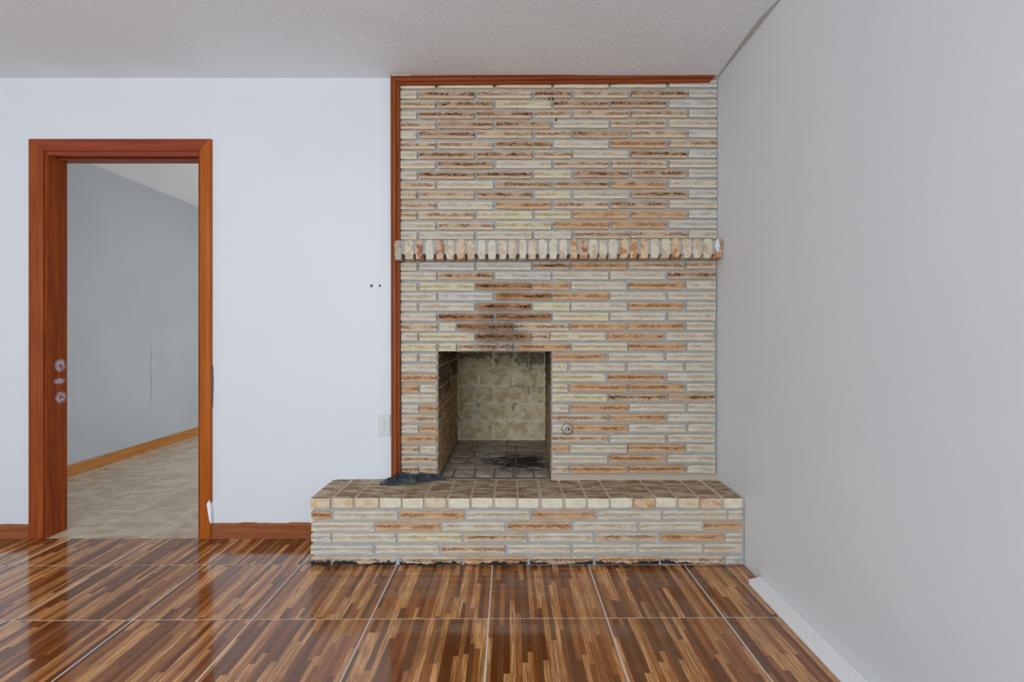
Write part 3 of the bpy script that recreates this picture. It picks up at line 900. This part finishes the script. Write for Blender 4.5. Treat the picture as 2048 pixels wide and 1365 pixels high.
for ya, yb_, ed in rows:
    for a, b in ed:
        a, b = 860 + a / Q, 860 + b / Q
        cnt += 1
        o = link('fire_brick', face_mesh((b - a) * YB / F, (yb_ - ya) * YB / F, .05, cnt, .0025), None, firebox)
        put_mat(o, FB)
        o.location = Vector((X((a + b) / 2, YB), YB, Z((ya + yb_) / 2, YB))) - FO
# side linings: running bond stepping back into the box
def lining(x0, y0, x1, y1, sgn):
    L = math.hypot(x1 - x0, y1 - y0); ang = math.atan2(y1 - y0, x1 - x0)
    hc = .119; global cnt
    zc = ZH + .004
    row = 0
    while zc < fz1 + .18:
        t = -.115 if row % 2 else 0.0
        while t < L - .01:
            a, b = max(t, .004), min(t + .228, L - .004)
            if b - a > .02:
                cnt += 1
                o = link('fire_brick', face_mesh(b - a, .112, .05, cnt, .0025), None, firebox)
                put_mat(o, FS)
                m = (a + b) / 2
                o.location = Vector((x0 + (x1 - x0) * m / L, y0 + (y1 - y0) * m / L, zc + .056)) - FO
                o.rotation_euler = (0, 0, ang if sgn > 0 else ang + math.pi)
            t += .238
        zc += hc; row += 1
# front of a face mesh looks to -y: on the left wall it has to look to +x
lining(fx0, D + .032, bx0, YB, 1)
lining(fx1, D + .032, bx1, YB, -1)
# floor rows
def floor_row(y0, y1, joints, name, c):
    global cnt
    for a, b in zip(joints[:-1], joints[1:]):
        cnt += 1
        o = link(name, block_mesh(b - a - .009, y1 - y0 - .009, .045, cnt, .002), None, firebox)
        put_mat(o, c)
        o.location = Vector(((a + b) / 2, (y0 + y1) / 2, ZH - .0245 + RND.uniform(-.001, .001))) - FO
def fd(y): return (H - ZH) * F / (y - CY)
ys = [fd(953), fd(935), fd(923.7), fd(912.5), fd(901), fd(890), fd(880.3)]
floor_row(ys[0], ys[1], [fx0 + .006] + [X(860 + q / Q, fd(944)) for q in (240, 440, 630, 815, 1010)] + [fx1 + .002], 'floor_brick', FF)
for k_ in range(1, 6):
    xs = [fx0 + .005, fx0 + (.15 if k_ % 2 else .12), fx0 + (.36 if k_ % 2 else .42), bx1 - .002]
    if k_ == 1: xs = [fx0 + .005, X(1010, fd(929)), fx1 + .006]
    floor_row(ys[k_], ys[k_ + 1], xs, 'floor_brick', FF)

# ------------------------------------------------------------------ small things
METAL = plain('dull_grey_metal', rgb(166, 158, 144, K), 0.45, 0.5, 0.6, .2)
DARK = plain('dark_metal_slot_shade', rgb(38, 34, 28), 0.7)  # dark socket metal; on the outlet slots the colour stands for shade
BRIGHT = plain('bright_metal', rgb(205, 200, 188), 0.25, 0.6, 0.9)
gv = empty('gas_valve', P(1134.5, 858.5) + Vector((0, -.004, 0)))
def lathe(prof, n=24):
    v, f = [], []
    for r_, y_ in prof:
        for i in range(n):
            t = 2 * math.pi * i / n
            v.append((r_ * math.cos(t), y_, r_ * math.sin(t)))
    for k_ in range(len(prof) - 1):
        for i in range(n):
            j = (i + 1) % n
            f.append((k_ * n + i, k_ * n + j, (k_ + 1) * n + j, (k_ + 1) * n + i))
    return v, f
def lathe_obj(name, prof, mat, parent, n=24):
    v, f = lathe(prof, n)
    me = pyd(name, v, f, True)
    bm = bmesh.new(); bm.from_mesh(me); bmesh.ops.recalc_face_normals(bm, faces=bm.faces); bm.to_mesh(me); bm.free()
    return link(name, me, mat, parent)
lathe_obj('escutcheon', [(.031, .004), (.031, -.004), (.028, -.008), (.020, -.010), (.0135, -.012), (.0115, -.009), (.0115, .003)], METAL, gv)
lathe_obj('socket', [(.0115, .002), (.0075, .002), (.0001, .002)], DARK, gv)
lathe_obj('stem', [(.0001, -.006), (.0034, -.006), (.004, -.003), (.004, .003)], BRIGHT, gv, 12)
tag(gv, 'round grey metal gas valve set in the bricks beside the firebox', 'gas valve')

PLATE = plain('outlet_plastic', rgb(202, 209, 206, 1.12), 0.35, 0.4)
RECP = plain('receptacle_plastic', rgb(216, 216, 208, 1.12), 0.35, 0.5)
ox0, ox1, oz0, oz1 = X(757.3), X(781.3), Z(872.5), Z(829.5)
oc = Vector(((ox0 + ox1) / 2, D, (oz0 + oz1) / 2))
ol = empty('wall_outlet', oc)
wx2, hz2 = (ox1 - ox0) / 2, (oz1 - oz0) / 2
MB().box(-wx2, wx2, -.0065, .0005, -hz2, hz2).build('cover_plate', PLATE, ol, bevel=.003)
for zc in (.0165 + .004, -.0165 - .004):
    ring = []
    for i in range(24):
        t = 2 * math.pi * i / 24
        ring.append((.0165 * math.cos(t), max(-.0125, min(.0125, .0165 * math.sin(t)))))
    rc = MB().loft([(a, -.0085, b) for a, b in ring], [(a, -.003, b) for a, b in ring]).build('receptacle', RECP, ol)
    rc.location = (0, 0, zc)
    for sx, hh in ((-.0064, .0044), (.0064, .0036)):
        MB().box(sx - .0013, sx + .0013, -.0089, -.007, .0035 - hh, .0035 + hh).build('slot', DARK, rc)
    MB().tube((0, -.007, -.0075), (0, -1, 0), .0027, .0027, .0019, 12).build('slot', DARK, rc)
MB().tube((0, -.006, 0), (0, -1, 0), .0028, .0024, .0015, 12).build('screw', METAL, ol)
tag(ol, 'pale plastic duplex wall outlet beside the wood moulding', 'outlet')

# two spots on the wall beside the moulding: a grey plug and an empty anchor
pl = P(743, 572)
plug = empty('wall_plug', pl)
lathe_obj('plug_head', [(.0085, .001), (.0085, -.0015), (.006, -.0028), (.0001, -.0032)], plain('grey_plug', rgb(122, 122, 124), .7), plug, 16)
lathe_obj('plug_collar', [(.0105, .0005), (.0102, -.001), (.0085, -.001)], WALL, plug, 16)
tag(plug, 'round grey plug set in the white wall beside the moulding', 'wall plug')
an = empty('wall_anchor', P(759.5, 571.5))
lathe_obj('anchor_rim', [(.0095, .0005), (.0095, -.0022), (.0062, -.0024), (.0062, .0004)], WALL, an, 16)
lathe_obj('hole', [(.0064, -.0004), (.0001, -.0004)], plain('hole_shade_paint', rgb(22, 24, 26), .8), an, 16)  # flat disc, the darkness inside the hole is painted into its colour
st = lathe_obj('anchor_tip', [(.0026, -.0003), (.0022, -.002), (.0001, -.0024)], WALL, an, 10)
st.location = (-.003, 0, .001)
tag(an, 'white wall anchor with a dark disc for its hole, close to the moulding', 'wall anchor')

NAILM = plain('black_iron', rgb(38, 34, 34), .5, .5, .5)
for i, (x, y, tilt, lab) in enumerate([(1099, 196, .1, 'black nail in the top courses, one of a close pair'), (1105.5, 196, .05, 'black nail in the top courses, one of a close pair'), (1113.5, 238, .35, 'single black nail below the close pair of nails')]):
    nl = empty('nail', P(x, y) + Vector((0, -.004, 0)))
    MB().tube((0, .008, .008), (math.sin(tilt) * -.9, -.75, -1), .0026, .0022, .028, 8).build('shank', NAILM, nl)
    MB().tube((-.9 * math.sin(tilt) * .020, -.0085, -.0140), (math.sin(tilt) * -.9, -.75, -1), .0042, .0038, .0016, 10).build('head', NAILM, nl)
    tag(nl, lab, 'nail', 'nails in the brickwork' if i < 2 else None)

# ------------------------------------------------------------------ the rag on the hearth
def make_cloth():
    m = N('black_mesh_fabric')
    c = m.coord()
    wv = m.noise(m.vec(c, (420, 420, 420)), 1, 2, 0.6)
    n = m.noise(m.vec(c, (14, 22, 14)), 1, 3, 0.6)
    col = m.mix(m.step(n, .4, .62), rgb(50, 52, 54), rgb(88, 92, 94))
    col = m.mix(m.step(wv, .56, .68, 0, .55), col, rgb(118, 126, 124))
    s = m.sep(c)
    k_ = m.math('MULTIPLY', m.step(m.noise(m.vec(c, (45, 70, 45)), 1, 3, .7), .60, .68), m.step(s[0], -.02, -.05))
    col = m.mix(k_, col, rgb(120, 108, 138))
    m.bump(wv, .4, .002)
    return m.out(col, .9, .2)
CL = make_cloth()
cx0, cx1 = -.675, -.362
nx, ny = 90, 34
v, f = [], []
def fold(s, t):
    # s along the rag, t front to back
    e = min(1, s / .10) * min(1, (1 - s) / .12) * min(1, t / .22) * min(1, (1 - t) / .15)
    e = max(0, e) ** .55
    a = .5 + .5 * math.sin(3.2 + 11 * t + 2.4 * math.sin(5.5 * s) + 1.5 * s)
    b = .5 + .5 * math.sin(17 * s + 6 * t + 2 * math.sin(4 * t + 2))
    n = mnoise.noise(Vector((s * 7, t * 4, 1.3)))
    h = .012 + .019 * a + .010 * b + .014 * n + .016 * math.exp(-((s - .24) / .12) ** 2 - ((t - .65) / .25) ** 2) + .020 * math.exp(-((s - .62) / .14) ** 2 - ((t - .75) / .25) ** 2)
    h += .010 * (1 - abs(mnoise.noise(Vector((s * 9 + t * 3, t * 6, 4.1)))) * 3.0) + .006 * (1 - abs(mnoise.noise(Vector((s * 22, t * 9 + s * 6, 7.7)))) * 3.0)
    h *= .62 + .75 * min(.6, abs(mnoise.noise(Vector((s * 4.0 + 2 * t, t * 4.2 - s * 2.5, 2.2)))) * 3.2)
    h *= .74
    if s < .16: h *= .75
    return .0008 + max(.004, h) * e
for side in (0, 1):
    for j in range(ny + 1):
        for i in range(nx + 1):
            s, t = i / nx, j / ny
            x = cx0 + (cx1 - cx0) * s
            front = D - .145 + .105 * s + .010 * math.sin(9 * s + 1) + .006 * math.sin(23 * s)
            back = D - .036 + .006 * math.sin(7 * s) - .05 * max(0, .28 - s) / .28 + .016 * max(0, s - .8) / .2
            wob = .007 * math.sin(13 * t + 1) * (1 if s < .05 or s > .95 else 0)
            y = front + (back - front) * t
            z = ZH + .002 + (fold(s, t) if side == 0 else 0.0)
            v.append((x + wob, y, z))
off = (nx + 1) * (ny + 1)
for j in range(ny):
    for i in range(nx):
        a = j * (nx + 1) + i
        f.append((a, a + 1, a + nx + 2, a + nx + 1))
        f.append((off + a, off + a + nx + 1, off + a + nx + 2, off + a + 1))
edge = [i for i in range(nx + 1)] + [j * (nx + 1) + nx for j in range(1, ny + 1)] + [ny * (nx + 1) + i for i in range(nx - 1, -1, -1)] + [j * (nx + 1) for j in range(ny - 1, 0, -1)]
for q in range(len(edge)):
    a, b = edge[q], edge[(q + 1) % len(edge)]
    f.append((a, off + a, off + b, b))
oc = Vector((cx0 + .15, D - .08, ZH + .002))
me = pyd('rag', [tuple(Vector(p) - oc) for p in v], f, True)
bm = bmesh.new(); bm.from_mesh(me); bmesh.ops.recalc_face_normals(bm, faces=bm.faces); bm.to_mesh(me); bm.free()
rag = link('rag', me, CL)
rag.location = oc
tag(rag, 'crumpled dark grey cloth rag lying on the hearth', 'rag')
